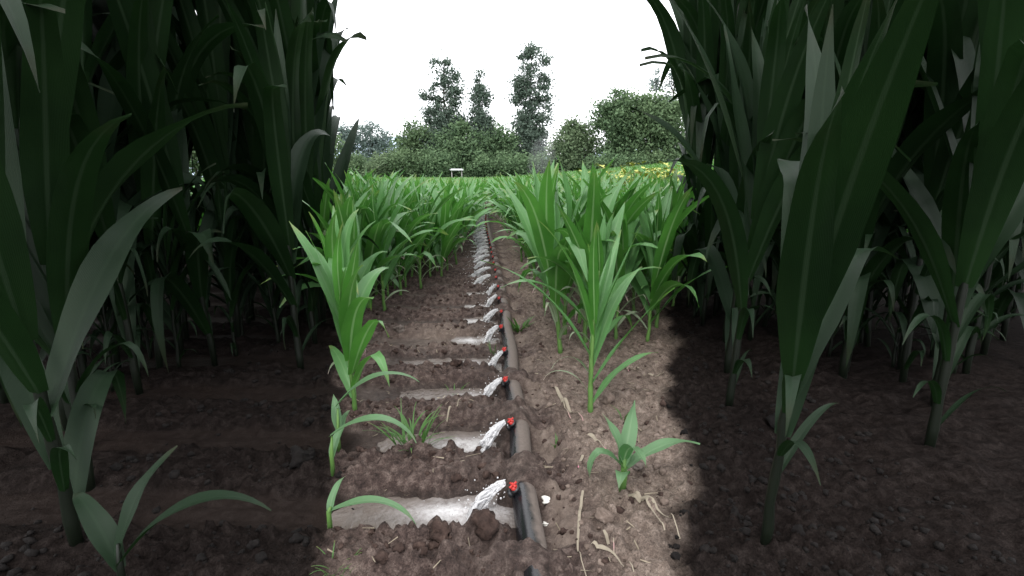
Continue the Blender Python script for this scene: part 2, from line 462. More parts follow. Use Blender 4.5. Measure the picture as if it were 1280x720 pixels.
# ------------------------------------------------------------------ water in the furrows
def pxy(y): return .0 + .04 * math.sin((y - 1.5) / 3.0) - .05 * max(0, (y - 6) / 10) * (1 if y < 40 else 1)
for i in range(NOUT):
    yc = Y0 + i * PER
    near = yc < 9
    L = [1.05, 1.0, .95, .9, .5, .45, .45, .45][i] if i < 8 else .5
    lvl = [-.022, -.038, -.034, -.020][i] if i < 4 else -.014
    nx_, ny_ = (70, 26) if i < 6 else (16, 8)
    xs = np.linspace(-L, -.045, nx_); yv = np.linspace(yc - .20, yc + .20, ny_)
    gx, gy = np.meshgrid(xs, yv)
    if near:
        zz = lvl + .006 * fbm(gx * 13, gy * 13, 3, 71 + i) * np.exp(-((gx + .25) / .3) ** 2) + .0012 * fbm(gx * 30, gy * 30, 2, 75)
    else:
        zz = np.full_like(gx, .012) - .02 * ((gy - yc) / .2) ** 2
    fl = [.20, .14, .10, .08][i] if i < 4 else .14
    foam = np.exp(-((gx + .30) / fl) ** 2 - ((gy - (yc - .02)) / .085) ** 2)
    foam = foam * (.85 if i == 0 else .7) + .06 * np.exp(-((gy - yc) / .08) ** 2)
    if not near: foam = np.exp(-((gx + .25) / .25) ** 2 - ((gy - yc) / .12) ** 2) * 1.2
    idx = np.arange(nx_ * ny_).reshape(ny_, nx_)
    # trim to a ragged end on the left
    keep = []
    for j in range(ny_ - 1):
        for k in range(nx_ - 1):
            if i < 4: keep.append((idx[j, k], idx[j, k + 1], idx[j + 1, k + 1], idx[j + 1, k])); continue
            q = ((gx[j, k] + L / 2) / (L / 2)) ** 2 * (1.15 if gx[j, k] < -L / 2 else .8) + ((gy[j, k] - yc) / .2) ** 2 * (.55 if near else .9)
            if q < 1.0 + .5 * float(vn(gx[j, k] * 6, gy[j, k] * 9, 80 + i)): keep.append((idx[j, k], idx[j, k + 1], idx[j + 1, k + 1], idx[j + 1, k]))
    o = obj('water', mesh_data('water', np.stack([gx, gy, zz], -1), keep, M['water'], attrs={'foam': foam.ravel()}))
    tag(o, kind='structure', label='muddy irrigation water lying in the furrow below an outlet')

# ------------------------------------------------------------------ gated pipe with outlets
PR, PZ = .060, .028
pipe = thing('irrigation_pipe', 'long black irrigation pipe half buried in soil with red capped outlets along its left side', 'pipe', (0, 0, 0))
b = MB()
yy = np.concatenate([np.arange(-2, 8, .05), np.arange(8, Y0 + NOUT * PER + .6, .3)])
b.tube([(pxy(y) + .008 * math.sin(y * 5), y, PZ + .006 * math.sin(y * 3.1) + float(rise(np.array(pxy(y)), np.array(y)))) for y in yy], PR, 20)
obj('pipe_body', b.data('pipe_body', M['pipe']), pipe)
def outlet_mb():
    b = MB()
    d = np.array([-.62, -.06, .78]); d /= np.linalg.norm(d)
    s0 = d * (PR - .022)
    b.tube([s0, s0 + d * .012, s0 + d * .013, s0 + d * .045, s0 + d * .046, s0 + d * .058], [.034, .034, .024, .022, .029, .029], 14)
    e = s0 + d * .035
    out = np.array([-.93, -.1, -.35]); out /= np.linalg.norm(out)
    b.tube([e, e + out * .03, e + out * .031, e + out * .05], [.017, .019, .023, .022], 12)
    return b
def cap_mb():
    b = MB()
    d = np.array([-.35, -.06, .93]); d /= np.linalg.norm(d)
    d0 = np.array([-.62, -.06, .78]); d0 /= np.linalg.norm(d0)
    s = d0 * (PR + .033)
    b.tube([s, s + d * .003, s + d * .013, s + d * .018], [.019, .020, .019, .013], 14)
    x = np.cross(d, [0, 1, 0]); x /= np.linalg.norm(x); y = np.cross(d, x)
    for a in (.5, .5 + math.pi / 2):
        w = x * math.cos(a) + y * math.sin(a)
        b.tube([s + d * .024 - w * .024, s + d * .025 - w * .009, s + d * .025 + w * .009, s + d * .024 + w * .024], [.0075, .005, .005, .0075], 6)
    b.tube([s + d * .015, s + d * .036, s + d * .039], [.008, .006, .003], 8)
    return b
OM, CM = outlet_mb().data('outlet', M['black']), cap_mb().data('red_cap', M['red'])
def jet_mesh(seed, big=1.):
    r = np.random.default_rng(seed); b = MB()
    n, k = 26, 18
    P = []; rad = []
    for i in range(n):
        t = i / (n - 1)
        P.append((-.085 - .20 * t * big, -.012 - .075 * t, .088 + .008 * t - .140 * t * t - .02 * t)); rad.append((.017 + .020 * t ** .8) * (.35 if i == n - 1 else 1))
    b.tube(P, [q * .62 for q in rad], 12)
    core = np.array(P)
    for q in range(26):
        a0 = r.uniform(0, 6.28); f0 = r.random() ** .5; ph = r.uniform(0, 6.28, 3); i0 = 0 if q < 18 else r.integers(0, 12); i1 = n if q < 10 else r.integers(n - 9, n + 1)
        SP, SR = [], []
        for i in range(i0, i1):
            t = i / (n - 1)
            sp_ = (.014 + .042 * t ** 1.1) * f0
            a = a0 + .9 * math.sin(t * 5 + ph[0]) * .6
            SP.append(core[i] + np.array([.35 * sp_ * math.sin(a * 2), sp_ * math.cos(a), sp_ * math.sin(a)]) + .004 * t * np.sin(np.array([17, 23, 19]) * t + ph))
            SR.append(max(.0012, (.0035 + .0055 * t) * (.65 + .5 * math.sin(t * 21 + ph[1]) * math.sin(t * 9 + ph[2])) * (.3 if i in (i0, i1 - 1) else 1)))
        if len(SP) > 3: b.tube(SP, SR, 6)
    V = np.array(b.V)
    nn = np.stack([vn(V[:, 0] * 60 + q * 7, V[:, 1] * 60 + V[:, 2] * 50, q) for q in (3, 4, 5)], -1)
    V = V + nn * .012 * np.clip((-V[:, 0] - .08) / .14, .15, 1.5)[:, None]
    b.V = [tuple(v) for v in V]
    iv, ifc = IV1, IF1
    sp = MB()
    for q in range(110):                     # droplets thrown off the stream and at the landing
        t = r.random() ** .6
        i = int(t * (n - 1)); c = np.array(P[i]) + r.normal(0, 1, 3) * (.010 + .030 * t)
        if t > .85: c = c + np.array([r.normal(-.03, .06), r.normal(0, .06), abs(r.normal(0, .018))])
        sp.add(iv * (.0015 + .004 * r.random() ** 2) + c, ifc)
    for q in range(26):                     # churned foam where the stream lands
        c = np.array(P[-1]) + np.array([r.normal(-.03, .06), r.normal(0, .045), -.012])
        rr = .006 + .016 * r.random() ** 2
        sp.add(lump(rr, 1, .3, .4) + c, ifc)
    return b.data('water_jet', M['foam']), sp.data('spray', M['foam'])
JM = [jet_mesh(s, b_) for s, b_ in ((1, .80), (2, .85), (3, .75), (4, .9))]
ordn = ['nearest', 'second', 'third', 'fourth', 'fifth', 'sixth']
for i in range(NOUT):
    y = Y0 + i * PER; x = pxy(y) + .008 * math.sin(y * 5)
    z = PZ + .006 * math.sin(y * 3.1) + float(rise(np.array(x), np.array(y)))
    o = obj('outlet', OM, pipe, (x, y, z)); c = obj('red_cap', CM, o)
    s = rng.uniform(-.15, .15); o.rotation_euler = (s * .4, 0, s); o.scale = (.86 if i < 5 else .72,) * 3
    jm = JM[i % 4 if i else 0]; j = obj('water_jet', jm[0], loc=(x, y, z))
    tag(obj('spray', jm[1], j), kind='stuff')
    j.rotation_euler = (0, rng.uniform(-.12, .1), rng.uniform(-.2, .3)); j.scale = [rng.uniform(.85, 1.1) for _ in range(3)]
    if i >= 8: j.scale = (1.5, 1.15, 1.05)
    if i < 6: tag(j, f'white frothy water jet spurting from the {ordn[i]} red-capped outlet along the pipe', 'water jet', 'water jets along the pipe')
    else: tag(j, 'small white water jet in the far run of closely spaced jets', 'water jet', 'far water jets')

# ------------------------------------------------------------------ corn
def leaf_strip(b, p0, az, L, W, e0, e1, seed, nseg=11, cross=5, twist=0., fold=.35, wave=.06, m=0, bend=1.7, w0=.42, kink=None):
    """a maize blade: starts at p0, climbs at angle e0, ends at angle e1 (radians above horizontal)"""
    r = random.Random(seed)
    hx, hy = math.cos(az), math.sin(az)
    p = np.array(p0, float); V = []; U = []
    ph = r.uniform(0, 6); sw = r.uniform(-.35, .35)
    for i in range(nseg + 1):
        t = i / nseg
        e = e0 + (e1 - e0) * t ** bend
        if kink and t > kink[0]: e -= kink[1] * min(1, (t - kink[0]) / .12)
        a = az + sw * t * t
        T = np.array([math.cos(e) * math.cos(a), math.cos(e) * math.sin(a), math.sin(e)])
        S = np.array([-math.sin(a), math.cos(a), 0.])
        N = np.cross(T, S) * -1; N = np.cross(S, T) * -1
        N = np.cross(T, S)
        tw = twist * t
        S2 = S * math.cos(tw) + N * math.sin(tw); N2 = N * math.cos(tw) - S * math.sin(tw)
        w = W * (w0 + (1 - w0) * min(1, t / .28) ** .8) * (1 - max(0, (t - .38) / .62) ** 1.7) * .5
        w = max(w, .0012)
        fo = fold * (1 - .6 * t)
        for k in range(cross):
            q = 2 * k / (cross - 1) - 1
            wv = wave * W * math.sin(t * 13 + ph + (2.2 if q > 0 else 0)) * abs(q) ** 1.5 * min(1, t * 5)
            V.append(p + S2 * w * q - N2 * (-abs(q) * w * fo + wv) * 1.0); U.append((k / (cross - 1), t))
        p = p + T * (L / nseg)
    F = []
    for i in range(nseg):
        for k in range(cross - 1):
            a_ = i * cross + k
            F.append((a_, a_ + 1, a_ + cross + 1, a_ + cross))
    b.add(V, F, U, m=m)

PLANE = {}
def corn_proto(seed, hgt, nl, L, W, mats, cross=5, nseg=11, droop=.35, lean=.05, dry=True, lowbare=.16, stem=.013):
    """returns (stalk mesh, leaves mesh)"""
    r = random.Random(seed)
    st = MB(); lf = MB()
    top = hgt * .52
    az0 = r.uniform(0, 6.28); lx, ly = r.uniform(-lean, lean), r.uniform(-lean, lean)
    P, rad = [], []
    for i in range(13):
        t = i / 12; P.append((lx * t * t * hgt + .004 * math.sin(i * 2.1), ly * t * t * hgt, -.03 + (top + .03) * t)); rad.append(stem * (1.15 - .6 * t) * (1.12 if i % 2 else .95))
    st.tube(P, rad, 8)
    for i in range(nl):
        t = i / (nl - 1)
        z = lowbare * hgt * .55 + (top - lowbare * hgt * .55) * t ** .9
        az = az0 + (math.pi if i % 2 else 0) + r.gauss(0, .34) + .03 * i
        q = (z / top)
        x, y = lx * q * q * hgt, ly * q * q * hgt
        sz = .62 + .5 * math.sin(math.pi * min(1, (t * .8 + .14)))
        Li = L * sz * r.uniform(.85, 1.12); Wi = W * sz * r.uniform(.85, 1.1)
        if t > .82: Li *= .85; Wi *= .8
        e0 = R(50 + 33 * t) + r.gauss(0, .08)
        e1 = R(-38 + 105 * t ** 1.1) + r.gauss(0, .3) - droop * (1 - t)
        kink = (r.uniform(.45, .7), r.uniform(.6, 1.6)) if r.random() < (.3 * (1 - t * .8)) else None
        m = 1 if (dry and t < .3 and r.random() < .7) else 0
        # leaf sheath wraps up the stalk first, then the blade leaves
        rr = stem * .8
        if m: Li *= .5; Wi *= .38; e1 = R(r.uniform(-85, -20))
        leaf_strip(lf, (x + rr * math.cos(az) * .5, y + rr * math.sin(az) * .5, z - .05 * hgt), az, Li, Wi, e0, e1, r.random(), nseg, cross,
                   twist=r.uniform(-.7, .7), fold=r.uniform(.25, .55), wave=r.uniform(.03, .09), m=m, bend=r.uniform(1.4, 2.3), kink=kink)
    PLANE[seed] = az0 + .015 * nl
    k = hgt / max(v[2] for v in lf.V)
    for m_ in (st, lf): m_.V = [(x * min(k, 1.15), y * min(k, 1.15), z * k) for x, y, z in m_.V]
    return st, lf
def proto_meshes(sl, mats_leaf, mat_stalk):
    return sl[0].data('stalk', mat_stalk), sl[1].data('leaves', mats_leaf)

LM = [M['leaf'], M['leaf_pale']]
bright = [proto_meshes(corn_proto(100 + k, 1.42, 14, .74, .105, LM, droop=(-.25, .0, .25)[k % 3], lowbare=.2), LM, M['stalk']) for k in range(9)]
slim = [proto_meshes(corn_proto(150 + k, 1.22, 12, .66, .064, LM, droop=-.45), LM, M['stalk']) for k in range(2)]
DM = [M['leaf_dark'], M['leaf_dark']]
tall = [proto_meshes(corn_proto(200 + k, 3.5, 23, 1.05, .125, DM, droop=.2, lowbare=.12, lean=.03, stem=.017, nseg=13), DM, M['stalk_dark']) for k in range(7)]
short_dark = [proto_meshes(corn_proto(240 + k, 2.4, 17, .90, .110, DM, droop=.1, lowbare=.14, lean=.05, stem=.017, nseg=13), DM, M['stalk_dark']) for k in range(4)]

NIND = 0
def corn(pm, x, y, sc, rz, label, group, zs=1., tilt=0.):
    global NIND
    t = thing('corn_plant', label, 'corn plant', (x, y, H(x, y) - .01), rz, group)
    t.scale = (sc, sc, sc * zs); t.rotation_euler = (rng.gauss(0, .03), rng.gauss(0, .03) + tilt, rz)
    obj('stalk', pm[0], t); obj('leaves', pm[1], t); NIND += 1
    return t
used = []
def rot(): return rng.uniform(0, 6.28)

# --- single plants of the near ground
hero = [
 ('slim', .48, 2.86, 1.02, 'slender young green corn plant standing alone on bare soil just right of the pipe', 0),
 ('bright', .46, 4.0, 1.16, 'tallest bushy corn plant right of the pipe, first of the right-hand clump', 0),
 ('bright', .70, 4.15, 1.14, 'bushy corn plant right behind the slender one, second in the right-hand clump', 0),
 ('bright', .56, 4.4, 1.14, 'corn plant in the middle of the right-hand clump, behind its first two plants', 0),
 ('bright', .90, 4.6, 1.08, 'corn plant at the right edge of the right-hand clump', 0),
 ('bright', 1.30, 4.25, .98, 'corn plant standing in bare soil beside the dark stand on the right', 0),
 ('bright', 1.52, 4.65, 1.02, 'corn plant half hidden by the dark tall stand on the right', 0),
 ('bright', .66, 3.72, .90, 'leafy corn plant in front of the right-hand clump, directly behind the slender plant', 0),
 ('bright', 1.00, 4.25, 1.0, 'corn plant closing the right side of the clump, next to the two at its centre', 0),
 ('bright', 1.18, 4.85, 1.05, 'corn plant filling the back right of the right-hand clump', 0),
 ('bright', 1.42, 5.1, 1.0, 'corn plant behind the clump, close to the dark stand on the right', 0),
 ('bright', .76, 4.75, 1.1, 'corn plant at the back of the right-hand clump, in line with the tallest', 0),
 ('bright', -1.0, 2.95, .84, 'bright corn plant at the left edge of the lit strip, above the wet furrows', 0),
 ('bright', -1.12, 3.35, .92, 'bright corn plant just behind the one at the left edge of the lit strip', 0),
 ('bright', -1.40, 4.65, .98, 'corn plant between the left edge plants and the front row of the left field', 0),
 ('bright', -1.47, 4.95, 1.02, 'corn plant at the near corner of the left field, beside the dark stand', 0),
 ('bright', -1.36, 4.25, .95, 'third bright corn plant back along the left edge of the bare strip', 0)]
for k, (kd, x, y, sc, lab, _) in enumerate(hero):
    corn((slim if kd == 'slim' else bright)[k % (2 if kd == 'slim' else 9)], x, y, sc, math.pi / 2 + (.15, .15, .8, .0, .3)[k % 5] - PLANE[100 + k % 9] if x < -.9 else rot(), lab, 'corn plants near the pipe')
    used.append((x, y))

# --- left field: rows along the furrow ridges, starting behind the bare strip
def left_edge(y): return float(np.interp(y, [5.0, 5.4, 6.5, 7.6, 9.1, 12, 16, 40, 90], [-1.75, -1.36, -1.12, -.80, -.62, -.46, -.40, -.34, -.34]))
def right_edge(y): return float(np.interp(y, [5, 7, 10, 16, 40, 90], [.52, .50, .42, .36, .30, .30]))
cand = []
for i in range(-1, 130):
    y = Y0 + PER * (i + .5)
    if y < 5.0: continue
    x = left_edge(y)
    while x > -.45 * y - 3.0:
        cand.append((x + rng.gauss(0, .03), y + rng.gauss(0, .05), 'L')); x -= rng.uniform(.10, .17)
    if y > 5.0:
        x = right_edge(y)
        while x < .45 * y + 3.5:
            if not (y < 6.2 and x > 2.0) and not (y < 6.6 and rng.random() < .35): cand.append((x + rng.gauss(0, .04), y + rng.gauss(0, .06), 'R'))
            x += rng.uniform(.14, .24)
def hidden(x, y):   # behind the tall stands at the sides
    return x < -.36 * y - .05 if x < 0 else x > .40 * y + .25
vis = [c for c in cand if not hidden(c[0], c[1])]
vis.sort(key=lambda c: c[1])
NB = 150
front_n = {}
for k, (x, y, s_) in enumerate(vis[:NB]):
    if s_ == 'L':
        lab = ('green corn plant in the front row of the left field, facing the bare strip' if y < 5.75 else
               'green corn plant along the pipe edge of the left field' if x > left_edge(y) - .3 else
               'upright green corn plant in the packed rows inside the left field')
        gr = ('front row of the left corn' if y < 5.75 else 'corn along the pipe edge of the left field' if x > left_edge(y) - .3 else 'rows inside the left corn field')
    else:
        lab = ('green corn plant leaning over the pipe at the edge of the right field' if x < right_edge(y) + .3 else
               'upright green corn plant in the rows behind the right-hand clump')
        gr = 'corn along the pipe edge of the right field' if x < right_edge(y) + .3 else 'rows behind the right-hand clump'
    corn(bright[rng.randrange(9)], x, y, rng.uniform(.84, 1.12), rot(), lab, gr, tilt=rng.gauss(0, .04))

# --- everything farther: one mass
def arrs(sl):
    b = sl[1]; Vv = np.array(b.V, np.float32); Ff = np.array(b.F, np.int32); Uu = np.array(b.U, np.float32); Mm = np.array(b.M, np.int32)
    return Vv, Ff, Uu, Mm
mid = [arrs(corn_proto(300 + k, 1.40, 11, .70, .11, LM, cross=3, nseg=6, droop=-.15, lowbare=.3)) for k in range(6)]
far = [arrs(corn_proto(330 + k, 1.38, 7, .70, .13, LM, cross=3, nseg=4, lowbare=.6, dry=False, droop=-.1)) for k in range(5)]
rest = vis[NB:] + [c for c in cand if hidden(c[0], c[1])]
VV, FF, UU, MM = [], [], [], []; off = 0
for (x, y, s_) in rest:
    hid = hidden(x, y)
    if hid and (y < 6.2 or rng.random() < .6): continue
    if y > 26 and rng.random() < .45: continue
    if y > 50 and rng.random() < .4: continue
    Vv, Ff, Uu, Mm = rng.choice(far if (y > 22 or hid) else mid)
    a = rot(); c, s = math.cos(a), math.sin(a); sc = rng.uniform(.9, 1.08) * (1.05 if s_ == 'R' else 1)
    Q = Vv * sc
    Q = np.stack([Q[:, 0] * c - Q[:, 1] * s + x, Q[:, 0] * s + Q[:, 1] * c + y, Q[:, 2] + H(x, y)], -1)
    VV.append(Q); FF.append(Ff + off); UU.append(Uu); MM.append(Mm); off += len(Vv)
o = obj('corn_field', mesh_data('corn_field', np.concatenate(VV), np.concatenate(FF), LM, np.concatenate(UU), np.concatenate(MM)))
tag(o, 'mass of green corn filling the field away to the trees', 'corn field', kind='stuff')

# --- tall dark stands on both sides
spots = []
def stand(x0, x1, y0, y1, n, mind, cut):
    out = []
    for _ in range(9000):
        if len(out) >= n: break
        x, y = rng.uniform(x0, x1), rng.uniform(y0, y1)
        if not cut(x, y): continue
        if all((x - a) ** 2 + (y - b_) ** 2 > mind ** 2 for a, b_ in out): out.append((x, y))
    return out
L_ = stand(-6.4, -2.05, 2.7, 5.6, 66, .33, lambda x, y: x < -2.12 - max(0, (4.4 - y)) * .30 and x > -1.15 * y - .3)
L_ += [(-1.86, 5.1), (-1.80, 4.75), (-1.90, 5.4), (-1.98, 5.75), (-1.72, 4.4), (-1.96, 4.9), (-2.25, 5.75), (-2.3, 5.0), (-2.2, 5.3)]
R_ = stand(2.1, 6.4, 3.1, 5.7, 60, .34, lambda x, y: x > 2.2 + max(0, 4.4 - y) * .12 and x < 1.25 * y + .1)
R_ += [(2.06, 5.0), (2.0, 4.7), (2.14, 5.4), (2.42, 5.2), (2.35, 5.75)]
for side, S_ in (('left', L_), ('right', R_)):
    for (x, y) in S_:
        inner = (abs(x) < 2.75); kk = rng.randrange(7)
        rz = math.pi / 2 - math.atan2(x, y) - PLANE[200 + kk] + rng.gauss(0, .2) if inner else rot()
        lab = (f'very tall dark corn plant on the inner edge of the {side} stand' if inner else f'very tall dark green corn plant inside the {side} stand')
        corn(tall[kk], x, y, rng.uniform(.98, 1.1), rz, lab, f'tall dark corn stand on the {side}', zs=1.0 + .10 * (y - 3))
for k, (x, y, sc, rz, lab) in enumerate([
    (-1.80, 1.80, 1.05, 1.1, 'nearest dark corn plant at the lower left corner, broad leaves from the ground up'),
    (-2.05, 2.2, 1.1, .3, 'dark corn plant just behind the nearest one at the far left'),
    (-2.35, 2.55, 1.2, 2.0, 'third dark corn plant back along the left edge of the picture'),
    (1.42, 2.95, 1.05, .9, 'dark corn plant on the inner edge of the right side, behind the lone one'),
    (1.68, 3.5, 1.2, 2.4, 'dark corn plant between the lone near one and the right stand'),
    (1.98, 4.15, 1.3, .2, 'dark corn plant in front of the inner corner of the right stand'),
    (-1.62, 3.75, 1.15, 4.0, 'dark corn plant at the inner edge of the left stand, nearest the bright field'),
    (2.25, 2.35, 1.1, 4.0, 'dark corn plant at right with drooping leaves over black soil'),
    (2.7, 2.8, 1.2, 5.0, 'dark corn plant behind the drooping one at the far right'),
    (2.45, 3.3, 1.25, 3.0, 'dark corn plant in front of the middle of the right stand')]):
    rz = math.pi / 2 - math.atan2(x, y) - PLANE[240 + k % 4] + .5 * math.sin(rz * 3)
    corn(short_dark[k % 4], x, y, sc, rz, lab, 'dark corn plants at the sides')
for k, (x, y) in enumerate([(-2.0, 4.3), (-2.25, 4.05), (-2.5, 3.7), (-2.75, 3.35), (-3.0, 3.1), (-1.9, 4.9), (-2.4, 4.5), (-2.9, 4.0), (-3.2, 3.6), (-3.6, 3.5), (-2.1, 5.7),
                         (2.15, 4.4), (2.45, 4.1), (2.7, 3.8), (3.0, 3.5), (3.3, 3.3), (2.0, 4.9), (2.6, 4.6), (3.2, 4.1), (3.7, 3.7), (2.2, 5.8)]):
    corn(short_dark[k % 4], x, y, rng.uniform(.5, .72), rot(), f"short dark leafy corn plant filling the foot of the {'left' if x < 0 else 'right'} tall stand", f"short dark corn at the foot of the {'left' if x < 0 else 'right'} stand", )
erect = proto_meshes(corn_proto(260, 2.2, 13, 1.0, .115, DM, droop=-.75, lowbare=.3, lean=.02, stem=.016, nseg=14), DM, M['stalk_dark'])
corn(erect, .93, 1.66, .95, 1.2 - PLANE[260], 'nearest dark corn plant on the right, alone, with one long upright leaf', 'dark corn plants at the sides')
print('individual corn plants', NIND)

# --- single near leaves and the broken seedling
sd = thing('corn_seedling', 'short broken corn seedling with wide pale leaves at the lower right of the lit soil', 'seedling', (.46, 2.05, H(.46, 2.05))); sd.scale = (1.25,) * 3
b = MB(); b.tube([(0, 0, -.02), (.005, 0, .06), (.0, .01, .16)], [.014, .013, .008], 8); obj('stalk', b.data('stalk', M['stalk']), sd)
b = MB()
leaf_strip(b, (0, 0, .07), R(5), .33, .062, R(38), R(-30), 3, 14, 5, fold=.4)
leaf_strip(b, (0, 0, .09), R(60), .26, .06, R(60), R(20), 5, 12, 5, fold=.5, twist=.8)
leaf_strip(b, (0, 0, .08), R(185), .25, .05, R(50), R(-50), 8, 12, 5, kink=(.4, 1.2))
leaf_strip(b, (0, 0, .04), R(250), .17, .055, R(55), R(-60), 9, 12, 5)
leaf_strip(b, (0, 0, .10), R(280), .22, .06, R(75), R(-80), 19, 12, 5, twist=-.5)
leaf_strip(b, (0, 0, .10), R(140), .2, .05, R(75), R(30), 29, 12, 5)
obj('leaves', b.data('leaves', M['leaf_blue']), sd)
for k, (x, y, az, Lf, W, e0, e1, lab) in enumerate([
    (-1.00, 2.58, R(2), .54, .075, R(48), R(-55), 'small corn plant with a long pale leaf arching over the third furrow'),
    (-.93, 2.24, R(-6), .50, .065, R(35), R(-75), 'small corn plant with a pale leaf drooping over the second furrow'),
    (-.84, 1.88, R(-4), .42, .05, R(25), R(-65), 'small corn plant with one leaf hanging beside the nearest pool')]):
    t = thing('young_corn_plant', lab, 'corn plant', (x, y, H(x, y)), 0, 'young corn plants at the left edge')
    b = MB(); b.tube([(0, 0, -.02), (.0, 0, .1), (.01, .0, [.26, .2, .12][k])], [.012, .010, .005], 8); obj('stalk', b.data('stalk', M['stalk']), t)
    b = MB(); leaf_strip(b, (0, 0, [.27, .20, .10][k]), az, Lf, W, e0, e1, k + 40, 16, 5, fold=.3, wave=.03)
    leaf_strip(b, (0, 0, .08), R(75), .18, W * .7, R(65), R(-10), k + 50, 12, 5)
    if k == 0: leaf_strip(b, (0, 0, .14), R(110), .2, W * .7, R(80), R(20), k + 60, 12, 5)
    obj('leaves', b.data('leaves', M['leaf_blue']), t)

t = thing('young_corn_plant', 'dark low corn plant at the bottom left whose long greyish leaf arches over black soil', 'corn plant', (-1.45, 1.55, H(-1.45, 1.55)))
b = MB(); b.tube([(0, 0, -.02), (.0, 0, .1), (.01, .0, .2)], [.014, .012, .006], 8); obj('stalk', b.data('stalk', M['stalk_dark']), t)
b = MB(); leaf_strip(b, (0, 0, .12), R(8), .62, .085, R(50), R(-45), 90, 16, 5, fold=.3, wave=.03)
leaf_strip(b, (0, 0, .1), R(150), .4, .08, R(60), R(-30), 91, 12, 5); leaf_strip(b, (0, 0, .15), R(60), .4, .07, R(70), R(10), 92, 12, 5)
obj('leaves', b.data('leaves', M['leaf_dark']), t)
# --- grass tufts
def tuft(x, y, n, L, sp, lab, w=.007, leanx=0.):
    b = MB()
    for k in range(n):
        a = rot(); r_ = rng.random() * sp
        leaf_strip(b, (r_ * math.cos(a), r_ * math.sin(a) * .7, -.01), a + rng.gauss(0, .5), L * rng.uniform(.5, 1.1), w * rng.uniform(.7, 1.3), R(rng.uniform(40, 80)), R(rng.uniform(-40, 30)), rng.random(), 7, 3, fold=.4, wave=.01)
    o = obj('grass_tuft', b.data('grass_tuft', M['grass']), loc=(x, y, H(x, y))); tag(o, lab, 'grass')
tuft(-.58, 2.52, 34, .26, .09, 'green grass tuft lying in the second furrow from the nearest pool', .012)
tuft(-.40, 3.42, 12, .12, .04, 'small grass sprig on the ridge beside the third water patch')
tuft(-.75, 1.62, 16, .10, .06, 'small pale grass tuft in the soil at the bottom left of the lit strip', .005)
tuft(.66, 2.75, 6, .16, .02, 'single thin grass shoot right of the slender corn plant', .008)
tuft(-.10, 4.05, 14, .14, .05, 'weedy grass tuft against the pipe beside the fourth outlet', .006)
tuft(.16, 4.7, 14, .22, .06, 'leafy weed sprawling over the pipe in front of the right clump', .03)
tuft(.22, 2.5, 7, .07, .03, 'tiny green weed on soil right of the pipe')

# --- dry stalks and straw
def ground_strip(pts, w, name, lab, mat='leaf_dry', up=.012):
    b = MB(); n = 22
    P = np.array(pts, float); tt = np.linspace(0, len(P) - 1, n)
    xs = np.interp(tt, range(len(P)), P[:, 0]); ys_ = np.interp(tt, range(len(P)), P[:, 1])
    V, U, F = [], [], []
    for i in range(n):
        dx = xs[min(i + 1, n - 1)] - xs[max(0, i - 1)]; dy = ys_[min(i + 1, n - 1)] - ys_[max(0, i - 1)]; q = math.hypot(dx, dy) + 1e-6
        t = i / (n - 1); ww = w * (.5 + .5 * math.sin(math.pi * min(1, t * 1.3 + .15))) * (1.05 - t * .6)
        for k in (-1, 0, 1):
            X_, Y_ = xs[i] - dy / q * ww * k, ys_[i] + dx / q * ww * k
            V.append((X_, Y_, H(xs[i], ys_[i]) + up + .010 * math.sin(t * 9 + 1) + (0 if k else ww * .5) + k * ww * .5 * math.sin(t * 7))); U.append((.5 + k * .5, t))
    for i in range(n - 1):
        for k in range(2): F.append((i * 3 + k, i * 3 + k + 1, i * 3 + k + 4, i * 3 + k + 3))
    b.add(V, F, U)
    me = b.data(name, M[mat]); c = np.mean(b.V, 0)
    me.transform(__import__('mathutils').Matrix.Translation(-__import__('mathutils').Vector(c.tolist())))
    return tag(obj(name, me, loc=c.tolist()), lab, 'dry stalk')
ground_strip([(.30, 3.16), (.33, 3.02), (.325, 2.9), (.34, 2.76)], .012, 'dry_stalk', 'pale dry corn stalk lying beside the slender corn plant')
ground_strip([(.33, 2.98), (.36, 2.86), (.41, 2.74)], .011, 'dry_stalk', 'shorter dry husk strip crossing the end of the stalk by the slender plant')
ground_strip([(.27, 2.03), (.23, 1.9), (.195, 1.75), (.185, 1.63), (.20, 1.5)], .0075, 'dry_stalk', 'long thin curved dry stalk right of the pipe at the bottom')
ground_strip([(.24, 1.70), (.29, 1.66), (.34, 1.58), (.37, 1.46)], .009, 'dry_stalk', 'bent pale dry stalk at the bottom edge right of the pipe')
ground_strip([(.31, 1.78), (.325, 1.7), (.31, 1.62)], .007, 'dry_stalk', 'thin grey dry strip above the bent pale stalk')
ground_strip([(.47, 2.0), (.53, 1.95), (.55, 1.85), (.56, 1.76)], .013, 'dry_stalk', 'tangled dry husk hanging below the broken seedling')
ground_strip([(.50, 1.99), (.55, 1.93), (.60, 1.82), (.61, 1.72)], .010, 'dry_stalk', 'narrow dry stalk trailing to the right below the broken seedling')
ground_strip([(.33, 2.34), (.29, 2.26), (.28, 2.20)], .009, 'dry_stalk', 'short straw piece on soil left of the broken seedling')
ground_strip([(.39, 2.50), (.44, 2.46), (.47, 2.38)], .012, 'dry_stalk', 'pale straw bits between the slender plant and the broken seedling')
ground_strip([(-.42, 2.86), (-.36, 3.0), (-.34, 3.1)], .006, 'dry_stalk', 'thin forked straw standing on the third ridge')
for (x, y) in [(1.0, 3.55), (1.06, 3.5), (.95, 3.62)]:
    a = rot(); ground_strip([(x, y), (x + .07 * math.cos(a), y + .07 * math.sin(a)), (x + .13 * math.cos(a + .5), y + .13 * math.sin(a + .5))], .009, 'dry_husk', 'pale dry husk on bare soil behind the slender corn plant')['group'] = 'dry husks on the bare soil'
b = MB()
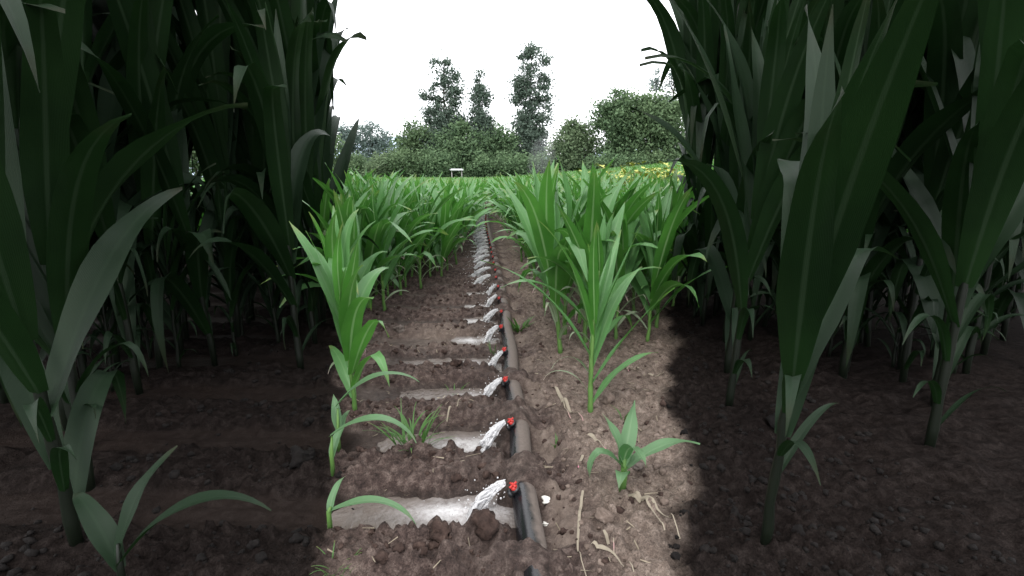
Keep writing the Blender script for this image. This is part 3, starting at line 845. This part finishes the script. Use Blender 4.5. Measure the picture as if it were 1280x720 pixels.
for k in range(420):
    x = rng.uniform(-1.3, 1.4); y = 1.4 + 4.4 * rng.random() ** 1.4
    if abs(x) < .09 or darkat(x, y) > .6: continue
    a = rot(); l_ = .008 + .035 * rng.random() ** 2; z = H(x, y) + .006
    c, s = math.cos(a), math.sin(a); w = .0012 + .0022 * rng.random()
    V = [(x - c * l_ - s * w, y - s * l_ + c * w, z), (x - c * l_ + s * w, y - s * l_ - c * w, z), (x + c * l_ + s * w, y + s * l_ - c * w, z + .012 * rng.random()), (x + c * l_ - s * w, y + s * l_ + c * w, z + .01 * rng.random())]
    b.add(V, [(0, 1, 2, 3)], [(.2, .3), (.8, .3), (.8, .7), (.2, .7)])
tag(obj('straw_litter', b.data('straw_litter', M['leaf_dry'])), 'tiny bits of straw strewn over the bare soil', kind='stuff')
b = MB(); V = lump(.022, 2, .35, .6); b.add(V, IF2)
tag(obj('husk_scrap', b.data('husk_scrap', M['scrap']), loc=(.105, 2.04, H(.105, 2.04) + .012)), 'small white scrap of husk on soil right of the nearest outlet', 'scrap')
b = MB(); V = lump(.012, 2, .35, .6); b.add(V, IF2)
tag(obj('husk_scrap', b.data('husk_scrap', M['scrap']), loc=(.085, 1.94, H(.085, 1.94) + .01)), 'tiny white scrap just below the larger white one by the pipe', 'scrap')

# ------------------------------------------------------------------ yellow plants in the right field
def yellow_mesh(seed):
    r = random.Random(seed); st = MB(); fo = MB()
    for k in range(3):
        a = r.uniform(0, 6.28); P = [(0, 0, 0), (.06 * math.cos(a), .06 * math.sin(a), .8), (.16 * math.cos(a), .16 * math.sin(a), 1.5)]
        st.tube(P, [.012, .009, .004], 6)
        for q in range(34):
            t = .45 + .55 * r.random()
            x, y, z = .16 * t * math.cos(a) + r.gauss(0, .08), .16 * t * math.sin(a) + r.gauss(0, .08), 1.5 * t + r.gauss(0, .05)
            leaf_strip(fo, (x, y, z), r.uniform(0, 6.28), r.uniform(.08, .16), r.uniform(.04, .07), R(r.uniform(-20, 60)), R(r.uniform(-60, 20)), r.random(), 3, 3)
    return st.data('stem', M['stalk']), fo.data('blossom', M['yellow'])
YM = [yellow_mesh(s) for s in (1, 2, 3)]
for (x, y) in [(2.35, 9.3), (2.6, 9.0), (2.85, 9.5), (3.1, 9.1), (3.35, 9.6), (2.5, 9.9), (3.0, 10.2), (3.6, 10.2), (3.9, 9.8), (2.15, 9.7), (1.75, 9.4), (3.4, 8.7), (3.75, 9.1)]:
    t = thing('yellow_plant', 'yellow-green blooming plant standing among the corn at the right of the field', 'plant', (x, y, H(x, y)), rot(), 'yellow plants in the right field')
    t.scale = (1.2, 1.2, rng.uniform(.95, 1.1))
    m = YM[rng.randrange(3)]; obj('stem', m[0], t); obj('blossom', m[1], t)

# ------------------------------------------------------------------ shelter over the far corn
t = thing('field_shelter', 'small white flat-roofed shelter on thin posts standing above the corn before the trees', 'shelter', (-3.36, 60.2, H(-3.36, 60.2)))
b = MB(); b.box((0, 0, 2.28), (1.55, 1.3, .07)); b.box((0, 0, 2.36), (1.30, 1.05, .06)); b.box((0, 0, 2.20), (1.42, 1.18, .05)); obj('roof', b.data('roof', M['white_roof'], False), t)
for sx in (-1, 1):
    for sy in (-1, 1):
        b = MB(); b.tube([(sx * .58, sy * .45, 0), (sx * .58, sy * .45, 2.18)], .03, 8); obj('post', b.data('post', M['post']), t)

# ------------------------------------------------------------------ trees
def tree(name, lab, x, y, hgt, blobs, n, leaf, mat, bark='bark', limbs=5, tr=.22, group=None, gap=.0, seed=0, cl=None):
    """blobs: list of (dx, z, rx, rz) crown masses in metres"""
    r = np.random.default_rng(seed + 900); rr = random.Random(seed)
    blobs = [(dx, max(z - H(x, y), rz * .55), rx, rz) for dx, z, rx, rz in blobs]
    t = thing(name, lab, 'tree', (x, y, H(x, y) - .05), 0, group)
    b = MB()
    topz = max(z + .6 * rz for _, z, _, rz in blobs)
    b.tube([(0, 0, -.2), (.1, 0, topz * .25), (-.1, .1, topz * .55), (.05, 0, topz * .97)], [tr * 1.3, tr, tr * .65, tr * .12], 8)
    for (dx, z, rx, rz) in blobs:
        for k in range(limbs):
            a = rr.uniform(0, 6.28); z0 = max(.8, z - rz * rr.uniform(.5, 1.2)); q = rr.uniform(.5, .95)
            e = (dx + rx * q * math.cos(a) * .8, rx * q * math.sin(a) * .8, z + rz * rr.uniform(-.2, .8))
            m_ = (dx * .5 + rx * q * .35 * math.cos(a), rx * q * .35 * math.sin(a), z0 + (e[2] - z0) * .55)
            b.tube([(0, 0, z0), m_, e], [tr * .38, tr * .24, tr * .06], 5)
    obj('trunk', b.data('trunk', M[bark]), t)
    vol = np.array([rx * rx * rz for _, _, rx, rz in blobs]); pr = vol ** .8 / (vol ** .8).sum()
    nc = cl or max(30, n // 55)
    which = r.choice(len(blobs), nc, p=pr)
    B = np.array(blobs)[which]
    d = r.normal(size=(nc, 3)); d /= np.linalg.norm(d, axis=1)[:, None]
    rad = r.random(nc) ** .42
    cen = np.stack([B[:, 0] + d[:, 0] * B[:, 2] * rad, d[:, 1] * B[:, 2] * rad, B[:, 1] + d[:, 2] * B[:, 3] * rad], -1)
    if gap: cen = cen[r.random(nc) > gap]; nc = len(cen)
    csz = r.uniform(.45, 1.1, nc) * (1.0 if cl is None else .8) * leaf * 2.6
    n = int(n * 1.5); leaf *= .84
    ci = r.integers(0, nc, n)
    pt = cen[ci] + r.normal(size=(n, 3)) * csz[ci][:, None] * np.array([.6, .6, .45])
    ok = pt[:, 2] > .3; pt = pt[ok]; ci = ci[ok]; n = len(pt)
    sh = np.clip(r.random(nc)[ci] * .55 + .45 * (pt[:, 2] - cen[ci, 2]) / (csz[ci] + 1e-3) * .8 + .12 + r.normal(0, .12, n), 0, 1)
    u = r.normal(size=(n, 3)); u /= np.linalg.norm(u, axis=1)[:, None]
    w = np.cross(u, r.normal(size=(n, 3))); w /= np.linalg.norm(w, axis=1)[:, None]
    s1 = leaf * r.uniform(.5, 1.2, n)[:, None]; s2 = s1 * .6
    Vq = np.stack([pt - u * s1 * .5, pt + w * s2 * .5 + u * s1 * .05, pt + u * s1 * .55, pt - w * s2 * .5 + u * s1 * .05], 1).reshape(-1, 3)
    Fq_ = np.arange(n * 4).reshape(n, 4)
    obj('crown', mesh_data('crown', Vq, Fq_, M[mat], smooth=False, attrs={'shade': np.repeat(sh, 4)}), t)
    return t
def at(px, D):      # column of the tree line, worked out once from the photograph
    a = (px - 640) / 623; xx, yy_ = a * D, D; c, s = math.cos(R(3.12)), math.sin(R(3.12))
    return -.17 + xx * c + yy_ * s, -xx * s + yy_ * c
TL = 85.; MPP = TL / 623     # metres per photo pixel at the tree line
def tpx(name, lab, px, base_top, blobs_px, n, leaf, mat, D=TL, **k):
    """blobs in photo pixels: (x, y, half width, half height), y measured up from the field edge"""
    x, y = at(px, D); s = D / 623
    return tree(name, lab, x, y, 0, [((bx - px) * s, (222 - by) * s + 1.4, bw * s, bh * s) for bx, by, bw, bh in blobs_px], n, leaf, M and mat, **k)

tpx('poplar_tree', 'tall sparse poplar left of the gap, with ragged airy crown', 560, 80,
    [(565, 92, 5, 12), (552, 96, 4, 12), (575, 108, 6, 16), (560, 115, 7, 16), (546, 122, 6, 13), (536, 128, 5, 8), (571, 135, 9, 18), (552, 143, 8, 16), (562, 160, 14, 18), (578, 160, 6, 16), (545, 168, 12, 16), (560, 185, 24, 22), (541, 148, 5, 8)], 11000, .52, 'crown_poplar', limbs=2, gap=.1, seed=1, cl=230)
tpx('poplar_tree', 'narrow pointed poplar between the two tallest trees', 602, 95,
    [(601, 104, 3, 9), (603, 120, 5, 12), (597, 136, 6, 12), (609, 134, 4, 12), (602, 152, 10, 14), (594, 158, 7, 12), (610, 164, 7, 16), (600, 178, 16, 22)], 7500, .52, 'crown_poplar', limbs=2, gap=.05, seed=2, cl=130)
tpx('poplar_tree', 'tallest poplar, standing alone right of the gap with see-through crown', 662, 70,
    [(659, 80, 5, 9), (671, 82, 5, 9), (680, 92, 4, 9), (653, 96, 5, 12), (664, 104, 7, 12), (676, 112, 6, 14), (646, 112, 5, 9), (656, 124, 8, 14), (670, 132, 8, 14), (646, 134, 5, 12), (682, 138, 4, 12), (660, 150, 12, 14), (676, 156, 8, 14), (650, 158, 8, 12), (662, 176, 18, 18), (660, 198, 22, 20)], 13000, .54, 'crown_poplar', bark='bark_pale', limbs=2, gap=.1, seed=3, cl=280)
tpx('leafy_tree', 'round leafy tree at the left end of the tall poplars', 524, 155, [(524, 180, 22, 24), (512, 196, 17, 24), (536, 190, 18, 30)], 7000, .55, 'crown_mid', seed=4)
tpx('leafy_tree', 'dark dense tree under the two left poplars', 580, 165, [(578, 190, 26, 32), (560, 195, 24, 26), (598, 196, 22, 28)], 9000, .6, 'crown_dark', D=83, seed=5)
tpx('leafy_tree', 'dark tree filling the gap between the narrow and the tallest poplar', 628, 165, [(626, 190, 20, 28), (640, 196, 20, 26), (614, 200, 14, 22)], 7000, .58, 'crown_dark', seed=6)
tpx('round_tree', 'pale rounded willow-like tree right of the tallest poplar', 716, 150, [(716, 180, 26, 26), (704, 194, 22, 22), (732, 192, 17, 24), (712, 168, 15, 16), (716, 208, 24, 16)], 9500, .5, 'crown_pale', D=80, seed=7)
tpx('leafy_tree', 'large dark tree with uneven top at right, nearest the pale round one', 764, 125, [(764, 165, 22, 38), (752, 150, 15, 16), (776, 180, 22, 32), (766, 135, 12, 14)], 10000, .58, 'crown_dark', D=78, seed=8)
tpx('leafy_tree', 'broad mid-green tree at the right end of the visible tree line', 806, 125, [(806, 165, 28, 38), (790, 150, 18, 24), (826, 170, 24, 38), (818, 148, 18, 22)], 12000, .58, 'crown_mid', D=76, seed=9)
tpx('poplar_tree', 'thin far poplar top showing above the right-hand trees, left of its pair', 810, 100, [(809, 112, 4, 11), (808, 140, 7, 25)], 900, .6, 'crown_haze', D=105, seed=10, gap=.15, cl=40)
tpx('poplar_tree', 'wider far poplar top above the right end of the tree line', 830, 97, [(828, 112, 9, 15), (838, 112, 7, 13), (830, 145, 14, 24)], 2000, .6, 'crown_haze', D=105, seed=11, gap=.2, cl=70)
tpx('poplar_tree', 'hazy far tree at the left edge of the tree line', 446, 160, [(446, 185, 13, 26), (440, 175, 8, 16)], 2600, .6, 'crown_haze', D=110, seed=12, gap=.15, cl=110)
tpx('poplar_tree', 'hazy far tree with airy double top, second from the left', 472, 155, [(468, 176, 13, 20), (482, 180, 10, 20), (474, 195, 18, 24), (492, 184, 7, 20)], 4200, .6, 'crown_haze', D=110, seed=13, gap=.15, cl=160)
tpx('bush', 'light green rounded bush low at the left of the tree line', 488, 195, [(488, 210, 20, 16), (474, 216, 12, 12)], 4200, .45, 'crown_pale', D=80, seed=14)
tpx('bush', 'dark bush at the far left foot of the tree line', 452, 200, [(450, 212, 18, 15), (438, 208, 14, 14)], 3600, .5, 'crown_mid', D=84, seed=15)
tpx('bush', 'dark low bush behind the white shelter', 552, 195, [(550, 208, 26, 18)], 4200, .5, 'crown_dark', D=79, seed=16)
tpx('bush', 'dark low undergrowth clump at the foot of the tallest poplar', 652, 200, [(650, 210, 24, 14), (676, 210, 14, 14)], 4200, .5, 'crown_dark', D=79, seed=17)
tpx('bush', 'mid-green bush between the dark trees and the shelter, low at the field edge', 520, 200, [(512, 208, 20, 16), (528, 212, 14, 12)], 4200, .5, 'crown_mid', D=80, seed=19)
tpx('bush', 'low dark bush filling the foot of the gap left of the tallest poplar', 612, 200, [(604, 210, 22, 14), (626, 210, 16, 14)], 4200, .5, 'crown_dark', D=80, seed=20)
tpx('bush', 'low bush at the foot of the pale rounded tree, dark green', 722, 205, [(700, 213, 18, 10), (735, 211, 18, 12)], 3600, .5, 'crown_dark', D=81, seed=21)
tpx('bush', 'low mid-green bush at the right end foot of the tree line', 822, 200, [(812, 206, 20, 16), (834, 204, 18, 18)], 4600, .5, 'crown_mid', D=74, seed=22)
tpx('bush', 'dark low bush under the large right-hand trees', 775, 200, [(770, 208, 32, 16), (740, 210, 14, 12)], 4600, .5, 'crown_dark', D=74, seed=18)
for k, (px, D) in enumerate([(400, 84), (360, 86), (310, 84), (255, 85), (870, 78), (915, 80), (965, 79), (1020, 82)]):
    tpx('leafy_tree', 'tree of the field boundary beyond the tall dark corn stand', px, 150, [(px, 185, 26, 34), (px + 14, 196, 22, 26)], 3500, .8, 'crown_mid', D=D, seed=30 + k, group='boundary trees beyond the stands')

for k, px in enumerate([446, 470, 500, 536, 570, 600, 632, 660, 690, 716, 745, 775, 805, 832]):
    tpx('bush', 'low dark bush in the continuous undergrowth at the foot of the tree line', px, 205, [(px, 216 - .1 * max(0, px - 700), 22, 13), (px + 12, 221 - .1 * max(0, px - 700), 16, 8)], 2600, .5, 'crown_dark', D=88, seed=60 + k, group='undergrowth bushes along the foot of the tree line', limbs=2, tr=.06)
# fine spray drifting at the foot of the tallest poplar
def mist_mat():
    t = NT('drifting_spray'); v = t.n('ShaderNodeVolumePrincipled'); v.inputs['Color'].default_value = (.9, .92, .95, 1); v.inputs['Density'].default_value = .035
    t.l(v.outputs[0], t.out.inputs['Volume']); return t.m
V = IV2 * np.array([2.0, 1.6, 3.6]); V[:, 0] += .16 * V[:, 2]
x, y = at(676, 72.)
tag(obj('spray_mist', mesh_data('spray_mist', V, IF2, mist_mat()), loc=(x, y, H(x, y) + 3.4)), 'faint pale spray drifting before the tallest poplar', kind='stuff')
# far hills
xs = np.linspace(-1500, 1700, 120); hz = 55 + 60 * vn(xs / 330, xs * 0 + 3, 5) + 40 * vn(xs / 90, xs * 0, 8) * .4 + 45 * np.exp(-((xs + 230) / 160) ** 2)
V, F = [], []
for i, x in enumerate(xs):
    V += [(x, 1150, -5), (x, 1250, hz[i] * .6), (x, 1400, hz[i]), (x, 1900, -5)]
for i in range(len(xs) - 1):
    for k in range(3): F.append((i * 4 + k, i * 4 + 4 + k, i * 4 + 5 + k, i * 4 + 1 + k))
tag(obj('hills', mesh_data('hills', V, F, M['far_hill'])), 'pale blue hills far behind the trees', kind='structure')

# ------------------------------------------------------------------ light, sky, camera
SUN_EL, SUN_AZ = 52, 200
w = bpy.data.worlds.new('World'); bpy.context.scene.world = w; w.use_nodes = True
nt = w.node_tree; nt.nodes.clear()
out = nt.nodes.new('ShaderNodeOutputWorld'); bg = nt.nodes.new('ShaderNodeBackground')
sky = nt.nodes.new('ShaderNodeTexSky'); sky.sky_type = 'NISHITA'; sky.sun_disc = False
sky.sun_elevation = R(SUN_EL); sky.sun_rotation = R(SUN_AZ)
# unbroken bright cloud in front of the clear sky
tc = nt.nodes.new('ShaderNodeTexCoord'); nz_ = nt.nodes.new('ShaderNodeTexNoise'); nz_.inputs['Scale'].default_value = 2.2; nz_.inputs['Detail'].default_value = 5
nt.links.new(tc.outputs['Generated'], nz_.inputs['Vector'])
rp = nt.nodes.new('ShaderNodeValToRGB'); rp.color_ramp.elements[0].position = .3; rp.color_ramp.elements[1].position = .7
rp.color_ramp.elements[0].color = (16.5, 16.8, 17.4, 1); rp.color_ramp.elements[1].color = (20, 20, 20.3, 1)
nt.links.new(nz_.outputs['Fac'], rp.inputs['Fac'])
mx = nt.nodes.new('ShaderNodeMix'); mx.data_type = 'RGBA'; mx.inputs[0].default_value = .9
nt.links.new(sky.outputs[0], mx.inputs[6]); nt.links.new(rp.outputs[0], mx.inputs[7])
nt.links.new(mx.outputs[2], bg.inputs['Color']); bg.inputs['Strength'].default_value = .15
nt.links.new(bg.outputs[0], out.inputs['Surface'])
sl = bpy.data.lights.new('sun', 'SUN'); sl.energy = 1.5; sl.angle = R(14); sl.color = (1, .96, .9)
so = bpy.data.objects.new('sun', sl); C.objects.link(so)
so.rotation_euler = (R(90 - SUN_EL), 0, R(180 - SUN_AZ))
so.location = (0, 0, 50)

cam = bpy.data.cameras.new('camera'); co = bpy.data.objects.new('camera', cam); C.objects.link(co)
co.location = (-.17, 0, 1.5); co.rotation_euler = (R(90 - 12.6), 0, R(-3.12))
cam.sensor_width = 36; cam.lens = 36 * 623 / 1280; cam.clip_start = .05; cam.clip_end = 6000
sc = bpy.context.scene; sc.camera = co
sc.view_settings.view_transform = 'Standard'; sc.view_settings.look = 'None'; sc.view_settings.exposure = 0
sc.render.engine = 'CYCLES'
sc.cycles.max_bounces = 6; sc.cycles.transparent_max_bounces = 10; sc.cycles.use_denoising = True
